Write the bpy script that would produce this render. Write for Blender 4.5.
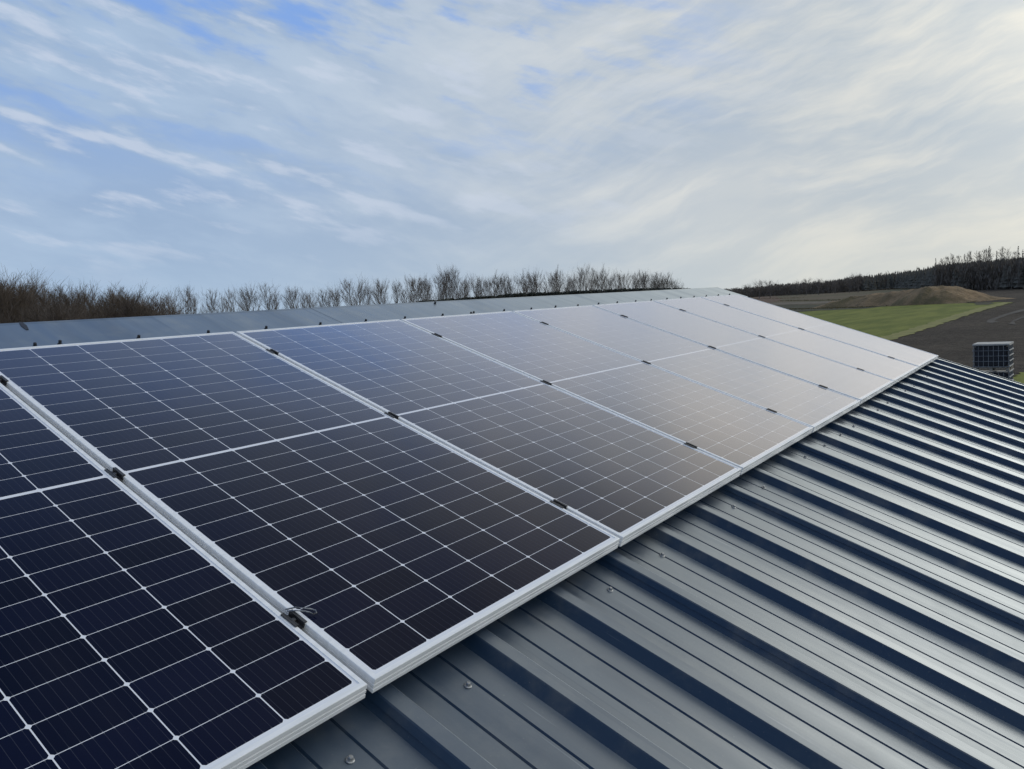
import bpy, bmesh, math, random
from mathutils import Vector, Matrix, Euler
random.seed(11)
S = bpy.context.scene
COL = S.collection
for o in list(bpy.data.objects): bpy.data.objects.remove(o)
R = math.radians

# ------------------------------------------------------------------ camera, sky, sun, exposure
PITCH = R(20.3275)                       # slope of the roof
EYE = 4.6                                # eye height above the ground
CR = ((0.59633306, -0.7740407, 0.21271546), (-0.11984725, -0.34786654, -0.92985241), (0.7937402, 0.52900838, -0.30021097))
CC = Vector((0.0445864, -2.94536615, 1.10690597))      # eye in roof coordinates (along ridge, up slope, normal)
FPX = 770.44
SW, CW = math.sin(PITCH), math.cos(PITCH)
ZO = EYE - (SW * CC.y + CW * CC.z)
RX = Matrix.Rotation(PITCH, 4, 'X')
ROOF = Matrix.Translation((0, 0, ZO)) @ RX             # roof coordinates -> world
def roofpt(x, y, h): return ROOF @ Vector((x, y, h))
CAM = ROOF @ CC
RX3 = RX.to_3x3()
cr, cd, cf = [RX3 @ Vector(v) for v in CR]
cam = bpy.data.cameras.new('camera'); camo = bpy.data.objects.new('camera', cam); COL.objects.link(camo)
cam.sensor_fit = 'HORIZONTAL'; cam.sensor_width = 36; cam.lens = 36 * FPX / 1024
cam.clip_start = 0.02; cam.clip_end = 9000
m = Matrix.Identity(4)
for i in range(3):
    m[i][0] = cr[i]; m[i][1] = -cd[i]; m[i][2] = -cf[i]; m[i][3] = CAM[i]
camo.matrix_world = m
S.camera = camo
FH = Vector((cf.x, cf.y, 0)).normalized(); RH = Vector((FH.y, -FH.x, 0))
SUN_AZ, SUN_EL = R(57), R(24)            # to the right of the viewing direction, behind thin cloud
sd = (FH * math.cos(SUN_AZ) + RH * math.sin(SUN_AZ)) * math.cos(SUN_EL) + Vector((0, 0, math.sin(SUN_EL)))

class NT:
    def __init__(s, tree): s.t = tree; s.n = tree.nodes; s.l = tree.links
    def node(s, typ, **kw):
        n = s.n.new(typ)
        for k, v in kw.items(): setattr(n, k, v)
        return n
    def put(s, sock, v):
        if hasattr(v, 'is_linked') or isinstance(v, bpy.types.NodeSocket): s.l.new(v, sock)
        elif isinstance(v, (tuple, list)) and sock.type == 'RGBA' and len(v) == 3: sock.default_value = (*v, 1)
        else: sock.default_value = v
    def math(s, op, a, b=0.0, c=0.0, clamp=False):
        n = s.node('ShaderNodeMath', operation=op, use_clamp=clamp)
        s.put(n.inputs[0], a); s.put(n.inputs[1], b); s.put(n.inputs[2], c); return n.outputs[0]
    def ss(s, x, a, b):
        n = s.node('ShaderNodeMapRange', interpolation_type='SMOOTHSTEP')
        s.put(n.inputs[0], x); s.put(n.inputs[1], a); s.put(n.inputs[2], b); return n.outputs[0]
    def lin(s, x, a, b, c=0.0, d=1.0):
        n = s.node('ShaderNodeMapRange'); s.put(n.inputs[0], x); s.put(n.inputs[1], a); s.put(n.inputs[2], b); s.put(n.inputs[3], c); s.put(n.inputs[4], d); return n.outputs[0]
    def mix(s, f, a, b):
        n = s.node('ShaderNodeMix', data_type='RGBA')
        s.put(n.inputs[0], f); s.put(n.inputs[6], a); s.put(n.inputs[7], b); return n.outputs[2]
    def dot(s, a, b):
        n = s.node('ShaderNodeVectorMath', operation='DOT_PRODUCT'); s.put(n.inputs[0], a); s.put(n.inputs[1], b); return n.outputs['Value']
    def comb(s, x, y, z=0.0):
        n = s.node('ShaderNodeCombineXYZ'); s.put(n.inputs[0], x); s.put(n.inputs[1], y); s.put(n.inputs[2], z); return n.outputs[0]
    def noise(s, v, scale=1.0, detail=6.0, rough=0.55, dist=0.0):
        n = s.node('ShaderNodeTexNoise'); s.put(n.inputs['Vector'], v); s.put(n.inputs['Scale'], scale); s.put(n.inputs['Detail'], detail)
        s.put(n.inputs['Roughness'], rough); s.put(n.inputs['Distortion'], dist); return n.outputs[0]
    def mapping(s, v, scale, loc=(0, 0, 0), rot=(0, 0, 0)):
        n = s.node('ShaderNodeMapping'); s.put(n.inputs[0], v); n.inputs['Scale'].default_value = scale
        n.inputs['Location'].default_value = loc; n.inputs['Rotation'].default_value = rot; return n.outputs[0]

W = bpy.data.worlds.new('World'); S.world = W; W.use_nodes = True
w = NT(W.node_tree); w.n.clear()
SKY_STRENGTH = 0.1
GLOW = 0.75
def build_sky():
    tc = w.node('ShaderNodeTexCoord').outputs['Generated']
    sky = w.node('ShaderNodeTexSky', sky_type='NISHITA', sun_disc=False, sun_elevation=SUN_EL, sun_rotation=math.atan2(sd.x, sd.y))
    sky.air_density = 1.0; sky.dust_density = 0.6; sky.ozone_density = 2.0
    nrm = w.node('ShaderNodeVectorMath', operation='NORMALIZE'); w.put(nrm.inputs[0], tc); d = nrm.outputs[0]
    x = w.dot(d, tuple(RH)); y = w.dot(d, tuple(FH)); z = w.dot(d, (0, 0, 1))
    u = w.math('ARCTAN2', x, y); v = w.math('ARCSINE', z)
    def rot(a):
        c, s_ = math.cos(a), math.sin(a)
        al = w.math('ADD', w.math('MULTIPLY', u, c), w.math('MULTIPLY', v, s_))
        ac = w.math('ADD', w.math('MULTIPLY', u, -s_), w.math('MULTIPLY', v, c))
        return al, ac
    warp = w.noise(w.comb(u, v, 3.1), 5.0, 4)
    warpc = w.math('MULTIPLY', w.math('SUBTRACT', warp, 0.5), 0.07)
    alR, acR = rot(R(15)); acR = w.math('ADD', acR, warpc)
    alL, acL = rot(R(-17)); acL = w.math('ADD', acL, warpc)
    nR = w.noise(w.comb(w.math('MULTIPLY', alR, 4.5), w.math('MULTIPLY', acR, 21.0), 1.3), 1.0, 11, 0.58, 0.0)
    nL = w.noise(w.comb(w.math('MULTIPLY', alL, 8.5), w.math('MULTIPLY', acL, 26.0), 7.7), 1.0, 10, 0.54, 0.0)
    side = w.ss(u, -0.25, 0.25)
    mixn = w.node('ShaderNodeMix', data_type='FLOAT'); w.put(mixn.inputs[0], side); w.put(mixn.inputs[2], nL); w.put(mixn.inputs[3], nR)
    n = mixn.outputs[0]
    big = w.noise(w.comb(w.math('MULTIPLY', u, 2.6), w.math('MULTIPLY', v, 8.5), 12.4), 1.0, 5, 0.5)
    puff = w.noise(w.comb(w.math('MULTIPLY', w.math('ADD', u, w.math('MULTIPLY', v, 0.3)), 10.0), w.math('MULTIPLY', w.math('ADD', v, w.math('MULTIPLY', u, 0.25)), 34.0), 2.2), 1.0, 8, 0.55, 0.0)
    s = w.ss(u, -0.48, 0.60)
    # colours the veil of cloud gives off, thin to thick, away from and towards the sun
    lo = w.mix(s, (3.3, 4.5, 6.35), (4.75, 5.35, 5.9))
    hi = w.mix(s, (4.15, 5.4, 7.15), (8.3, 8.0, 7.1))
    t = w.ss(n, 0.36, 0.68)
    t2 = w.ss(big, 0.34, 0.66)
    t3 = w.math('MULTIPLY', w.ss(puff, 0.52, 0.68), w.ss(v, 0.03, 0.14))
    t = w.math('ADD', w.math('MULTIPLY', t, 0.6), w.math('MULTIPLY', t2, 0.4))
    cl = w.mix(t, lo, hi)
    cl = w.mix(w.math('MULTIPLY', t3, w.math('MULTIPLY', 0.62, w.math('SUBTRACT', 1.0, s))), cl, (6.2, 6.85, 8.1))
    # the veil thins towards the upper left, where the clear blue shows
    thin = w.math('MULTIPLY', w.ss(v, 0.12, 0.36), w.math('SUBTRACT', 1.0, w.ss(u, 0.0, 0.42)))
    holes = w.math('MULTIPLY', thin, w.math('SUBTRACT', 1.0, w.ss(w.math('ADD', w.math('MULTIPLY', puff, 0.45), w.math('ADD', w.math('MULTIPLY', n, 0.2), w.math('MULTIPLY', big, 0.35))), 0.40, 0.515)))
    blue = w.mix(0.8, sky.outputs[0], (2.3, 4.2, 8.8))
    col = w.mix(w.math('MULTIPLY', holes, 0.9), cl, blue)
    # paler low down
    low = w.math('MULTIPLY', w.math('SUBTRACT', 1.0, w.ss(v, -0.02, 0.15)), 0.6)
    hz = w.mix(s, (4.0, 5.35, 6.8), (6.2, 6.4, 6.0))
    col = w.mix(low, col, hz)
    # thinner, darker blue high up on the side away from the sun
    sdot = w.dot(d, tuple(sd))
    dk = w.math('MULTIPLY', w.ss(v, 0.39, 0.68), w.math('SUBTRACT', 1.0, w.ss(sdot, 0.1, 0.8)))
    col = w.mix(w.math('MULTIPLY', dk, 0.9), col, (1.3, 2.0, 3.9))
    col = w.mix(w.math('MULTIPLY', w.ss(u, 0.6, 0.95), 0.8), col, (6.6, 7.1, 7.4))
    # glow of the veiled sun, off to the right
    glow = w.math('POWER', w.math('MAXIMUM', sdot, 0.0), 14.0)
    g1 = w.math('MULTIPLY', glow, GLOW)
    gcol = w.comb(w.math('ADD', 1.0, g1), w.math('ADD', 1.0, w.math('MULTIPLY', g1, 0.93)), w.math('ADD', 1.0, w.math('MULTIPLY', g1, 0.80)))
    vm = w.node('ShaderNodeVectorMath', operation='MULTIPLY'); w.put(vm.inputs[0], col); w.put(vm.inputs[1], gcol)
    bg = w.node('ShaderNodeBackground'); w.put(bg.inputs[0], vm.outputs[0]); bg.inputs[1].default_value = SKY_STRENGTH
    out = w.node('ShaderNodeOutputWorld'); w.l.new(bg.outputs[0], out.inputs[0])
build_sky()
W.cycles.sampling_method = 'MANUAL'; W.cycles.sample_map_resolution = 512

sun = bpy.data.lights.new('sun', 'SUN'); sun.energy = 0.6; sun.angle = R(32); sun.color = (1, 0.97, 0.92)
suno = bpy.data.objects.new('sun', sun); COL.objects.link(suno)
suno.rotation_euler = sd.to_track_quat('Z', 'Y').to_euler(); suno.location = CAM + sd * 50
S.view_settings.view_transform = 'Standard'; S.view_settings.look = 'None'
S.view_settings.exposure = 0.0; S.view_settings.gamma = 1.0; S.view_settings.use_curve_mapping = False

# ------------------------------------------------------------------ helpers
def ray(px, py):
    return cr * ((px - 512) / FPX) + cd * ((py - 384.5) / FPX) + cf
def horizon_y(px):                       # where the level ray of this column lies
    a, b = ray(px, 0), ray(px, 769); return 769 * a.z / (a.z - b.z)
def at(px, D, z=0.0):                    # the ground point in that direction, D metres away
    d = ray(px, horizon_y(px)); d.z = 0; d.normalize(); p = CAM + d * D; return Vector((p.x, p.y, z))
def height_at(px, py, D):
    d = ray(px, py); return CAM.z + d.z * D / math.hypot(d.x, d.y)
def gnd(px, py, z=0.0):
    d = ray(px, py); p = CAM + d * ((z - CAM.z) / d.z); return Vector((p.x, p.y, z))

def mesh_obj(name, verts, faces, mats, parent=None, midx=None, smooth=False, uvs=None):
    me = bpy.data.meshes.new(name); me.from_pydata(verts, [], faces)
    if not isinstance(mats, (list, tuple)): mats = [mats]
    for x in mats: me.materials.append(x)
    if midx: me.polygons.foreach_set('material_index', midx)
    if smooth: me.polygons.foreach_set('use_smooth', [True] * len(faces))
    if uvs:
        l = me.uv_layers.new(name='UVMap'); l.data.foreach_set('uv', [c for uv in uvs for c in uv])
    me.update()
    o = bpy.data.objects.new(name, me); COL.objects.link(o)
    if parent: o.parent = parent
    return o
def bm_obj(name, bm, mat, parent=None, smooth=False):
    me = bpy.data.meshes.new(name); bm.normal_update(); bm.to_mesh(me); bm.free()
    for x in (mat if isinstance(mat, (list, tuple)) else [mat]): me.materials.append(x)
    if smooth: me.polygons.foreach_set('use_smooth', [True] * len(me.polygons))
    o = bpy.data.objects.new(name, me); COL.objects.link(o)
    if parent: o.parent = parent
    return o
def box(bm, x0, x1, y0, y1, z0, z1, bev=0.0, mi=0, mat=None):
    v = [bm.verts.new((x, y, z)) for x in (x0, x1) for y in (y0, y1) for z in (z0, z1)]
    fs = [bm.faces.new([v[i] for i in q]) for q in ((0, 1, 3, 2), (4, 6, 7, 5), (0, 4, 5, 1), (2, 3, 7, 6), (0, 2, 6, 4), (1, 5, 7, 3))]
    for f in fs: f.material_index = mi
    if mat: bmesh.ops.transform(bm, matrix=mat, verts=v)
    if bev:
        es = list({e for f in fs for e in f.edges})
        bmesh.ops.bevel(bm, geom=es, offset=bev, segments=2, affect='EDGES')
def tube(bm, pts, r, n=6, taper=None):
    rings = []
    for i, p in enumerate(pts):
        p = Vector(p); a = Vector(pts[max(0, i - 1)]); b = Vector(pts[min(len(pts) - 1, i + 1)])
        t = (b - a).normalized(); s = t.orthogonal().normalized(); q = t.cross(s)
        rr = r if taper is None else r + (taper - r) * i / (len(pts) - 1)
        rings.append([bm.verts.new(p + (s * math.cos(2 * math.pi * k / n) + q * math.sin(2 * math.pi * k / n)) * rr) for k in range(n)])
    for a, b in zip(rings, rings[1:]):
        for k in range(n): bm.faces.new((a[k], a[(k + 1) % n], b[(k + 1) % n], b[k]))
    bm.faces.new(rings[0][::-1]); bm.faces.new(rings[-1])
def lathe(bm, prof, n=14, mat=None):
    rings = [[bm.verts.new((r * math.cos(2 * math.pi * k / n), r * math.sin(2 * math.pi * k / n), z)) for k in range(n)] for r, z in prof]
    for a, b in zip(rings, rings[1:]):
        for k in range(n): bm.faces.new((a[k], a[(k + 1) % n], b[(k + 1) % n], b[k]))
    bm.faces.new(rings[-1])
    if mat: bmesh.ops.transform(bm, matrix=mat, verts=[v for q in rings for v in q])
def empty(name, loc=(0, 0, 0), rot=(0, 0, 0), label=None, cat=None, group=None):
    o = bpy.data.objects.new(name, None); COL.objects.link(o); o.location = loc; o.rotation_euler = rot; o.empty_display_size = 0.1
    tag(o, label, cat, group); return o
def tag(o, label=None, cat=None, group=None, kind=None):
    if label: o['label'] = label
    if cat: o['category'] = cat
    if group: o['group'] = group
    if kind: o['kind'] = kind
    return o
def copy_thing(o, parent=None):
    c = o.copy(); COL.objects.link(c)
    if parent: c.parent = parent
    for ch in list(o.children): copy_thing(ch, c)
    return c

# ------------------------------------------------------------------ materials
def mat(name, base, rough=0.5, metal=0.0, spec=0.5, ior=1.5):
    M = bpy.data.materials.new(name); M.use_nodes = True
    t = NT(M.node_tree); b = M.node_tree.nodes['Principled BSDF']
    b.inputs['Base Color'].default_value = (*base, 1); b.inputs['Roughness'].default_value = rough
    b.inputs['Metallic'].default_value = metal; b.inputs['IOR'].default_value = ior
    b.inputs['Specular IOR Level'].default_value = spec
    return M, t, b
def objco(t): return t.node('ShaderNodeTexCoord').outputs['Object']
def bump(t, b, h, strength, dist=0.01):
    n = t.node('ShaderNodeBump'); t.put(n.inputs['Height'], h); n.inputs['Strength'].default_value = strength; n.inputs['Distance'].default_value = dist
    t.l.new(n.outputs[0], b.inputs['Normal'])
def noisy(name, c0, c1, scale=4.0, rough=0.7, stretch=(1, 1, 1), bumpy=0.0, bd=0.01, metal=0.0, detail=6, spec=0.5, lo=0.35, hi=0.65):
    M, t, b = mat(name, c0, rough, metal, spec)
    v = t.mapping(objco(t), stretch); n = t.noise(v, scale, detail)
    t.put(b.inputs['Base Color'], t.mix(t.ss(n, lo, hi), c0, c1))
    if bumpy: bump(t, b, n, bumpy, bd)
    return M

def gloss_by_angle(M, t, b, rough, P, normal=None, tint=(1, 1, 1)):
    # angle-dependent mirror coat over the body colour
    geo = t.node('ShaderNodeNewGeometry')
    c = t.math('ABSOLUTE', t.dot(geo.outputs['Incoming'], normal if normal else geo.outputs['Normal']))
    fc = t.node('ShaderNodeFloatCurve'); t.put(fc.inputs['Value'], c)
    cv = fc.mapping.curves[0]; cv.points[0].location = P[0]; cv.points[1].location = P[-1]
    for q in P[1:-1]: cv.points.new(*q)
    fc.mapping.update()
    b.inputs['Roughness'].default_value = 0.6; b.inputs['Specular IOR Level'].default_value = 0.0
    gl = t.node('ShaderNodeBsdfGlossy'); t.put(gl.inputs['Color'], tint)
    t.put(gl.inputs['Roughness'], rough)
    if normal: t.l.new(normal, gl.inputs['Normal'])
    mx = t.node('ShaderNodeMixShader'); t.put(mx.inputs[0], fc.outputs[0]); t.l.new(b.outputs[0], mx.inputs[1]); t.l.new(gl.outputs[0], mx.inputs[2])
    t.l.new(mx.outputs[0], M.node_tree.nodes['Material Output'].inputs[0])

# glass-covered cells: near-black blue silicon, thin silver busbars, dust film
def cell_material(name, base, busbars):
    M, t, b = mat(name, base, 0.1)
    uv = t.node('ShaderNodeUVMap').outputs[0]
    sep = t.node('ShaderNodeSeparateXYZ'); t.put(sep.inputs[0], uv); u, v = sep.outputs[0], sep.outputs[1]
    oc = objco(t)
    geo = t.node('ShaderNodeNewGeometry')
    col = base
    if busbars:
        rnd = geo.outputs['Random Per Island']
        col = t.mix(rnd, (base[0] * 0.7, base[1] * 0.7, base[2] * 0.75), (base[0] * 1.5, base[1] * 1.15, base[2] * 1.25))
        f = t.math('FRACT', t.math('MULTIPLY', u, 9.0))
        dd = t.math('ABSOLUTE', t.math('SUBTRACT', f, 0.5))
        bar = t.math('LESS_THAN', dd, 0.026)
        ve = t.math('ABSOLUTE', t.math('SUBTRACT', v, 0.5))
        pad = t.math('MULTIPLY', t.math('LESS_THAN', dd, 0.06), t.math('GREATER_THAN', ve, 0.465))
        col = t.mix(t.math('MULTIPLY', bar, 0.4), col, (0.07, 0.075, 0.10))
        col = t.mix(t.math('MULTIPLY', pad, 0.2), col, (0.3, 0.31, 0.34))
    # dust film, thicker in specks and runs down the slope
    dn = t.noise(t.mapping(oc, (9, 2.2, 1)), 1.0, 7, 0.6)
    sp = t.noise(oc, 60, 3, 0.6)
    dust = t.math('ADD', t.math('MULTIPLY', t.ss(dn, 0.45, 0.8), 0.012), t.math('MULTIPLY', t.ss(sp, 0.70, 0.8), 0.03))
    t.put(b.inputs['Base Color'], t.mix(dust, col, (0.33, 0.31, 0.29)))
    # structured, anti-reflex solar glass: almost no mirror face-on, strong at grazing angles
    P = [(0.0, 0.96), (0.12, 0.88), (0.175, 0.77), (0.253, 0.565), (0.35, 0.265), (0.47, 0.06), (0.7, 0.012), (1.0, 0.010)]
    gloss_by_angle(M, t, b, t.lin(dn, 0.3, 0.75, PANEL_ROUGH, PANEL_ROUGH + 0.07), P, None, (1, 0.968, 0.993))
    return M
PANEL_ROUGH = 0.12
M_cell = cell_material('silicon_cell', (0.0016, 0.0042, 0.018), True)
M_back = cell_material('white_backsheet', (0.8, 0.82, 0.86), False)
M_alu = noisy('anodised_aluminium', (0.88, 0.89, 0.90), (0.78, 0.80, 0.81), 7, 0.32, (1, 8, 1), 0.03, 0.002)
M_alu_dark = noisy('rail_aluminium', (0.4, 0.42, 0.44), (0.33, 0.35, 0.37), 9, 0.45)
M_black = noisy('black_anodised', (0.022, 0.022, 0.024), (0.045, 0.045, 0.048), 30, 0.45)
M_steel = noisy('stainless_steel', (0.40, 0.41, 0.42), (0.24, 0.25, 0.26), 60, 0.38, metal=0.8)
M_rubber = noisy('dark_washer', (0.012, 0.013, 0.016), (0.025, 0.026, 0.03), 80, 0.55)

def roof_metal():
    M, t, b = mat('coated_roof_sheet', (0.02, 0.035, 0.06), 0.3, 0, 0.5)
    oc = objco(t)
    run = t.noise(t.mapping(oc, (14, 0.55, 14)), 1.0, 6, 0.6)          # rain runs down the slope
    fine = t.noise(t.mapping(oc, (1, 1, 1)), 7.0, 6, 0.6)
    spk = t.noise(oc, 130, 2, 0.5)
    scr = t.noise(t.mapping(oc, (60, 2.0, 60)), 1.0, 3, 0.5)
    a = t.mix(t.ss(run, 0.35, 0.7), (0.011, 0.031, 0.068), (0.018, 0.039, 0.074))
    dirt = t.math('ADD', t.math('MULTIPLY', t.ss(fine, 0.48, 0.75), 0.30), t.math('MULTIPLY', t.ss(spk, 0.68, 0.78), 0.35))
    a = t.mix(dirt, a, (0.16, 0.16, 0.15))
    a = t.mix(t.math('MULTIPLY', t.ss(scr, 0.70, 0.78), 0.4), a, (0.3, 0.32, 0.34))
    t.put(b.inputs['Base Color'], a)
    rr = t.math('ADD', t.lin(run, 0.3, 0.7, 0.33, 0.48), t.math('MULTIPLY', t.ss(fine, 0.45, 0.8), 0.08))
    h = t.math('ADD', t.math('MULTIPLY', t.noise(t.mapping(oc, (5, 0.9, 5)), 1.0, 3), 1.0), t.math('MULTIPLY', spk, 0.03))
    film = t.noise(t.mapping(oc, (3.2, 0.35, 3.2)), 1.0, 7, 0.65)       # dull film of dust, washed out in runs
    drip = t.noise(t.mapping(oc, (38, 0.9, 38)), 1.0, 5, 0.6)
    tint = t.mix(t.math('MAXIMUM', t.ss(film, 0.46, 0.72), t.math('MULTIPLY', t.ss(drip, 0.56, 0.74), 0.8)), (0.95, 1.0, 1.0), (0.76, 0.81, 0.83))
    n = t.node('ShaderNodeBump'); t.put(n.inputs['Height'], h); n.inputs['Strength'].default_value = 0.2; n.inputs['Distance'].default_value = 0.011
    t.l.new(n.outputs[0], b.inputs['Normal'])
    gloss_by_angle(M, t, b, rr, [(0.0, 0.93), (0.1, 0.68), (0.18, 0.51), (0.35, 0.30), (0.52, 0.215), (0.69, 0.135), (0.85, 0.045), (1.0, 0.03)], n.outputs[0], tint)
    return M
M_roof = roof_metal()
M_wall = noisy('wall_cladding', (0.28, 0.29, 0.3), (0.34, 0.35, 0.35), 3, 0.5)
M_bark = noisy('grey_bark', (0.105, 0.092, 0.08), (0.16, 0.14, 0.12), 3, 0.9)
M_twig = noisy('twigs', (0.125, 0.105, 0.09), (0.18, 0.152, 0.13), 0.5, 0.9)
M_brush = noisy('brushwood', (0.095, 0.072, 0.055), (0.135, 0.105, 0.08), 0.5, 0.9)
M_hedge = noisy('dark_hedge_leaves', (0.018, 0.022, 0.014), (0.035, 0.035, 0.022), 2, 0.9)
M_pine = noisy('conifer_needles', (0.095, 0.088, 0.068), (0.12, 0.108, 0.084), 0.12, 0.9)  # needle colour lightened: distance haze is put into it
M_wood2 = noisy('wood_edge_twigs', (0.12, 0.10, 0.08), (0.15, 0.125, 0.1), 0.15, 0.9)  # also paled for haze, as no air volume is built

# ------------------------------------------------------------------ ground
def ground_mat():
    M, t, b = mat('rough_ground', (0.06, 0.055, 0.03), 0.95, 0, 0.2)
    oc = objco(t)
    n1 = t.noise(t.mapping(oc, (1, 1, 1)), 0.02, 6, 0.6); n2 = t.noise(oc, 0.35, 6, 0.65)
    a = t.mix(t.ss(n1, 0.42, 0.6), (0.11, 0.085, 0.052), (0.07, 0.068, 0.036))
    a = t.mix(t.math('MULTIPLY', t.ss(n2, 0.45, 0.7), 0.6), a, (0.11, 0.088, 0.058))
    t.put(b.inputs['Base Color'], a); bump(t, b, n2, 0.6, 0.3); return M
def field_mat():
    M, t, b = mat('bare_soil', (0.03, 0.026, 0.024), 0.95, 0, 0.15)
    oc = objco(t)
    n1 = t.noise(oc, 0.06, 5, 0.6); n2 = t.noise(oc, 1.3, 6, 0.7)
    fr = t.noise(t.mapping(oc, (0.12, 2.2, 1), rot=(0, 0, FIELD_ROT)), 1.0, 4, 0.6)
    a = t.mix(t.ss(n1, 0.4, 0.62), (0.040, 0.032, 0.0245), (0.066, 0.053, 0.040))
    a = t.mix(t.math('MULTIPLY', t.ss(fr, 0.5, 0.72), 0.45), a, (0.085, 0.073, 0.058))
    n3 = t.noise(oc, 0.28, 7, 0.72)
    a = t.mix(t.math('MULTIPLY', t.ss(n3, 0.52, 0.66), 0.55), a, (0.095, 0.078, 0.056))
    a = t.mix(t.math('MULTIPLY', t.ss(n2, 0.48, 0.64), 0.6), a, (0.02, 0.017, 0.014))
    t.put(b.inputs['Base Color'], a); bump(t, b, t.math('ADD', n2, t.math('MULTIPLY', t.noise(oc, 0.35, 6, 0.7), 1.5)), 0.9, 0.3); return M
def meadow_mat():
    M, t, b = mat('meadow_grass', (0.07, 0.1, 0.03), 0.95, 0, 0.2)
    oc = objco(t)
    n1 = t.noise(t.mapping(oc, (0.35, 1.4, 1), rot=(0, 0, FIELD_ROT)), 0.25, 5, 0.6); n2 = t.noise(oc, 1.1, 5, 0.7)
    a = t.mix(t.ss(n1, 0.35, 0.65), (0.10, 0.125, 0.015), (0.17, 0.185, 0.03))
    a = t.mix(t.math('MULTIPLY', t.ss(n2, 0.5, 0.75), 0.5), a, (0.06, 0.07, 0.018))
    t.put(b.inputs['Base Color'], a); bump(t, b, n2, 0.5, 0.1); return M
fd = gnd(1012, 303) - gnd(895, 337); FIELD_ROT = -math.atan2(fd.y, fd.x)
M_ground, M_field, M_meadow = ground_mat(), field_mat(), meadow_mat()
M_verge = noisy('pale_verge_grass', (0.24, 0.225, 0.075), (0.16, 0.165, 0.055), 0.8, 0.95, spec=0.2)
M_track = noisy('dry_track', (0.15, 0.125, 0.095), (0.10, 0.085, 0.062), 0.5, 0.95, spec=0.2)
M_soilpath = noisy('compacted_soil', (0.085, 0.077, 0.068), (0.05, 0.045, 0.04), 0.7, 0.95, spec=0.2)
M_olive = noisy('olive_rough_grass', (0.05, 0.05, 0.024), (0.035, 0.034, 0.02), 0.3, 0.95, spec=0.2)
def bank_mat():
    M, t, b = mat('sandy_bank', (0.2, 0.14, 0.08), 0.95, 0, 0.2)
    oc = objco(t); n1 = t.noise(oc, 0.16, 8, 0.65); n2 = t.noise(oc, 0.09, 6, 0.7); n3 = t.noise(oc, 1.6, 5, 0.7)
    a = t.mix(t.ss(n1, 0.4, 0.6), (0.27, 0.19, 0.11), (0.16, 0.12, 0.068))
    a = t.mix(t.math('MULTIPLY', t.ss(n2, 0.50, 0.62), 0.7), a, (0.10, 0.088, 0.044))
    a = t.mix(t.math('MULTIPLY', t.ss(n3, 0.55, 0.7), 0.5), a, (0.055, 0.045, 0.028))
    t.put(b.inputs['Base Color'], a); bump(t, b, n3, 0.8, 0.3); return M
M_bank = bank_mat()
M_heather = noisy('reddish_scrub', (0.085, 0.05, 0.036), (0.12, 0.08, 0.05), 0.4, 0.95, spec=0.2)

G = 4000
tag(mesh_obj('ground', [(-G, -G, 0), (G, -G, 0), (G, G, 0), (-G, G, 0)], [(0, 1, 2, 3)], M_ground), kind='structure')
def sheet(name, pix, z, m, jag=0.0, sub=6):
    pts = [gnd(*p) for p in pix]; out = []
    rnd = random.Random(len(name) * 7 + int(z * 1000))
    for a, b in zip(pts, pts[1:] + pts[:1]):
        for k in range(sub):
            p = a.lerp(b, k / sub)
            if jag: p += Vector((rnd.uniform(-jag, jag), rnd.uniform(-jag, jag), 0))
            out.append((p.x, p.y, z))
    bm = bmesh.new(); f = bm.faces.new([bm.verts.new(p) for p in out])
    bmesh.ops.triangulate(bm, faces=[f])
    if bm.faces and sum(q.normal.z for q in bm.faces) < 0: bmesh.ops.reverse_faces(bm, faces=bm.faces)
    return tag(bm_obj(name, bm, m), kind='structure')
sheet('ploughed_field', [(700, 420), (700, 330), (800, 315), (868, 309.5), (905, 304), (935, 296), (962, 290.5), (1030, 286.5), (1150, 282), (1300, 400), (1300, 700)], 0.02, M_field, 0.4, 10)
sheet('meadow', [(640, 318), (780, 313.5), (868, 307.5), (935, 304.3), (1002, 302.3), (1013, 302.9), (985, 308.5), (940, 322.5), (895, 337), (800, 366), (640, 420)], 0.04, M_meadow, 0.35, 24)
sheet('field_verge', [(1013, 302.6), (1004, 302.6), (975, 309.0), (935, 321.5), (890, 335.6), (800, 360), (800, 368.5), (896, 339.6), (943, 323.9), (985, 309.9)], 0.06, M_verge, 0.25, 24)
sheet('soil_ridge', [(972, 303.4), (985, 302.9), (996, 303.2), (990, 304.9), (975, 305.2)], 0.07, M_olive, 0.3, 4)
sheet('rough_strip', [(700, 308), (770, 305), (870, 304.4), (900, 304.6), (866, 308.8), (780, 312.5), (700, 316)], 0.05, M_olive, 0.5, 8)
sheet('dry_track', [(700, 304.6), (790, 302.6), (860, 300.6), (906, 300.2), (906, 301.6), (860, 302.6), (790, 304.6), (700, 307)], 0.06, M_track, 0.4, 8)
sheet('scrub_strip', [(744, 300), (758, 296.8), (776, 296.6), (782, 300.5), (770, 303), (748, 304)], 0.05, M_heather, 0.6, 5)
sheet('soil_track', [(1060, 303), (1024, 309), (1004, 314.5), (988, 320.5), (986, 323), (992, 323.4), (1000, 321.6), (994, 321.2), (1006, 316), (1024, 311.4), (1060, 306)], 0.05, M_soilpath, 0.1, 4)
sheet('soil_track', [(1060, 309), (1024, 316.5), (1012, 321), (1009, 324.5), (1016, 325.2), (1014, 322), (1024, 318.4), (1060, 311.5)], 0.055, M_soilpath, 0.1, 4)
sheet('field_grass', [(1013, 378), (1024, 373), (1060, 374), (1060, 400), (1000, 400)], 0.05, M_meadow, 0.15, 5)

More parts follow.
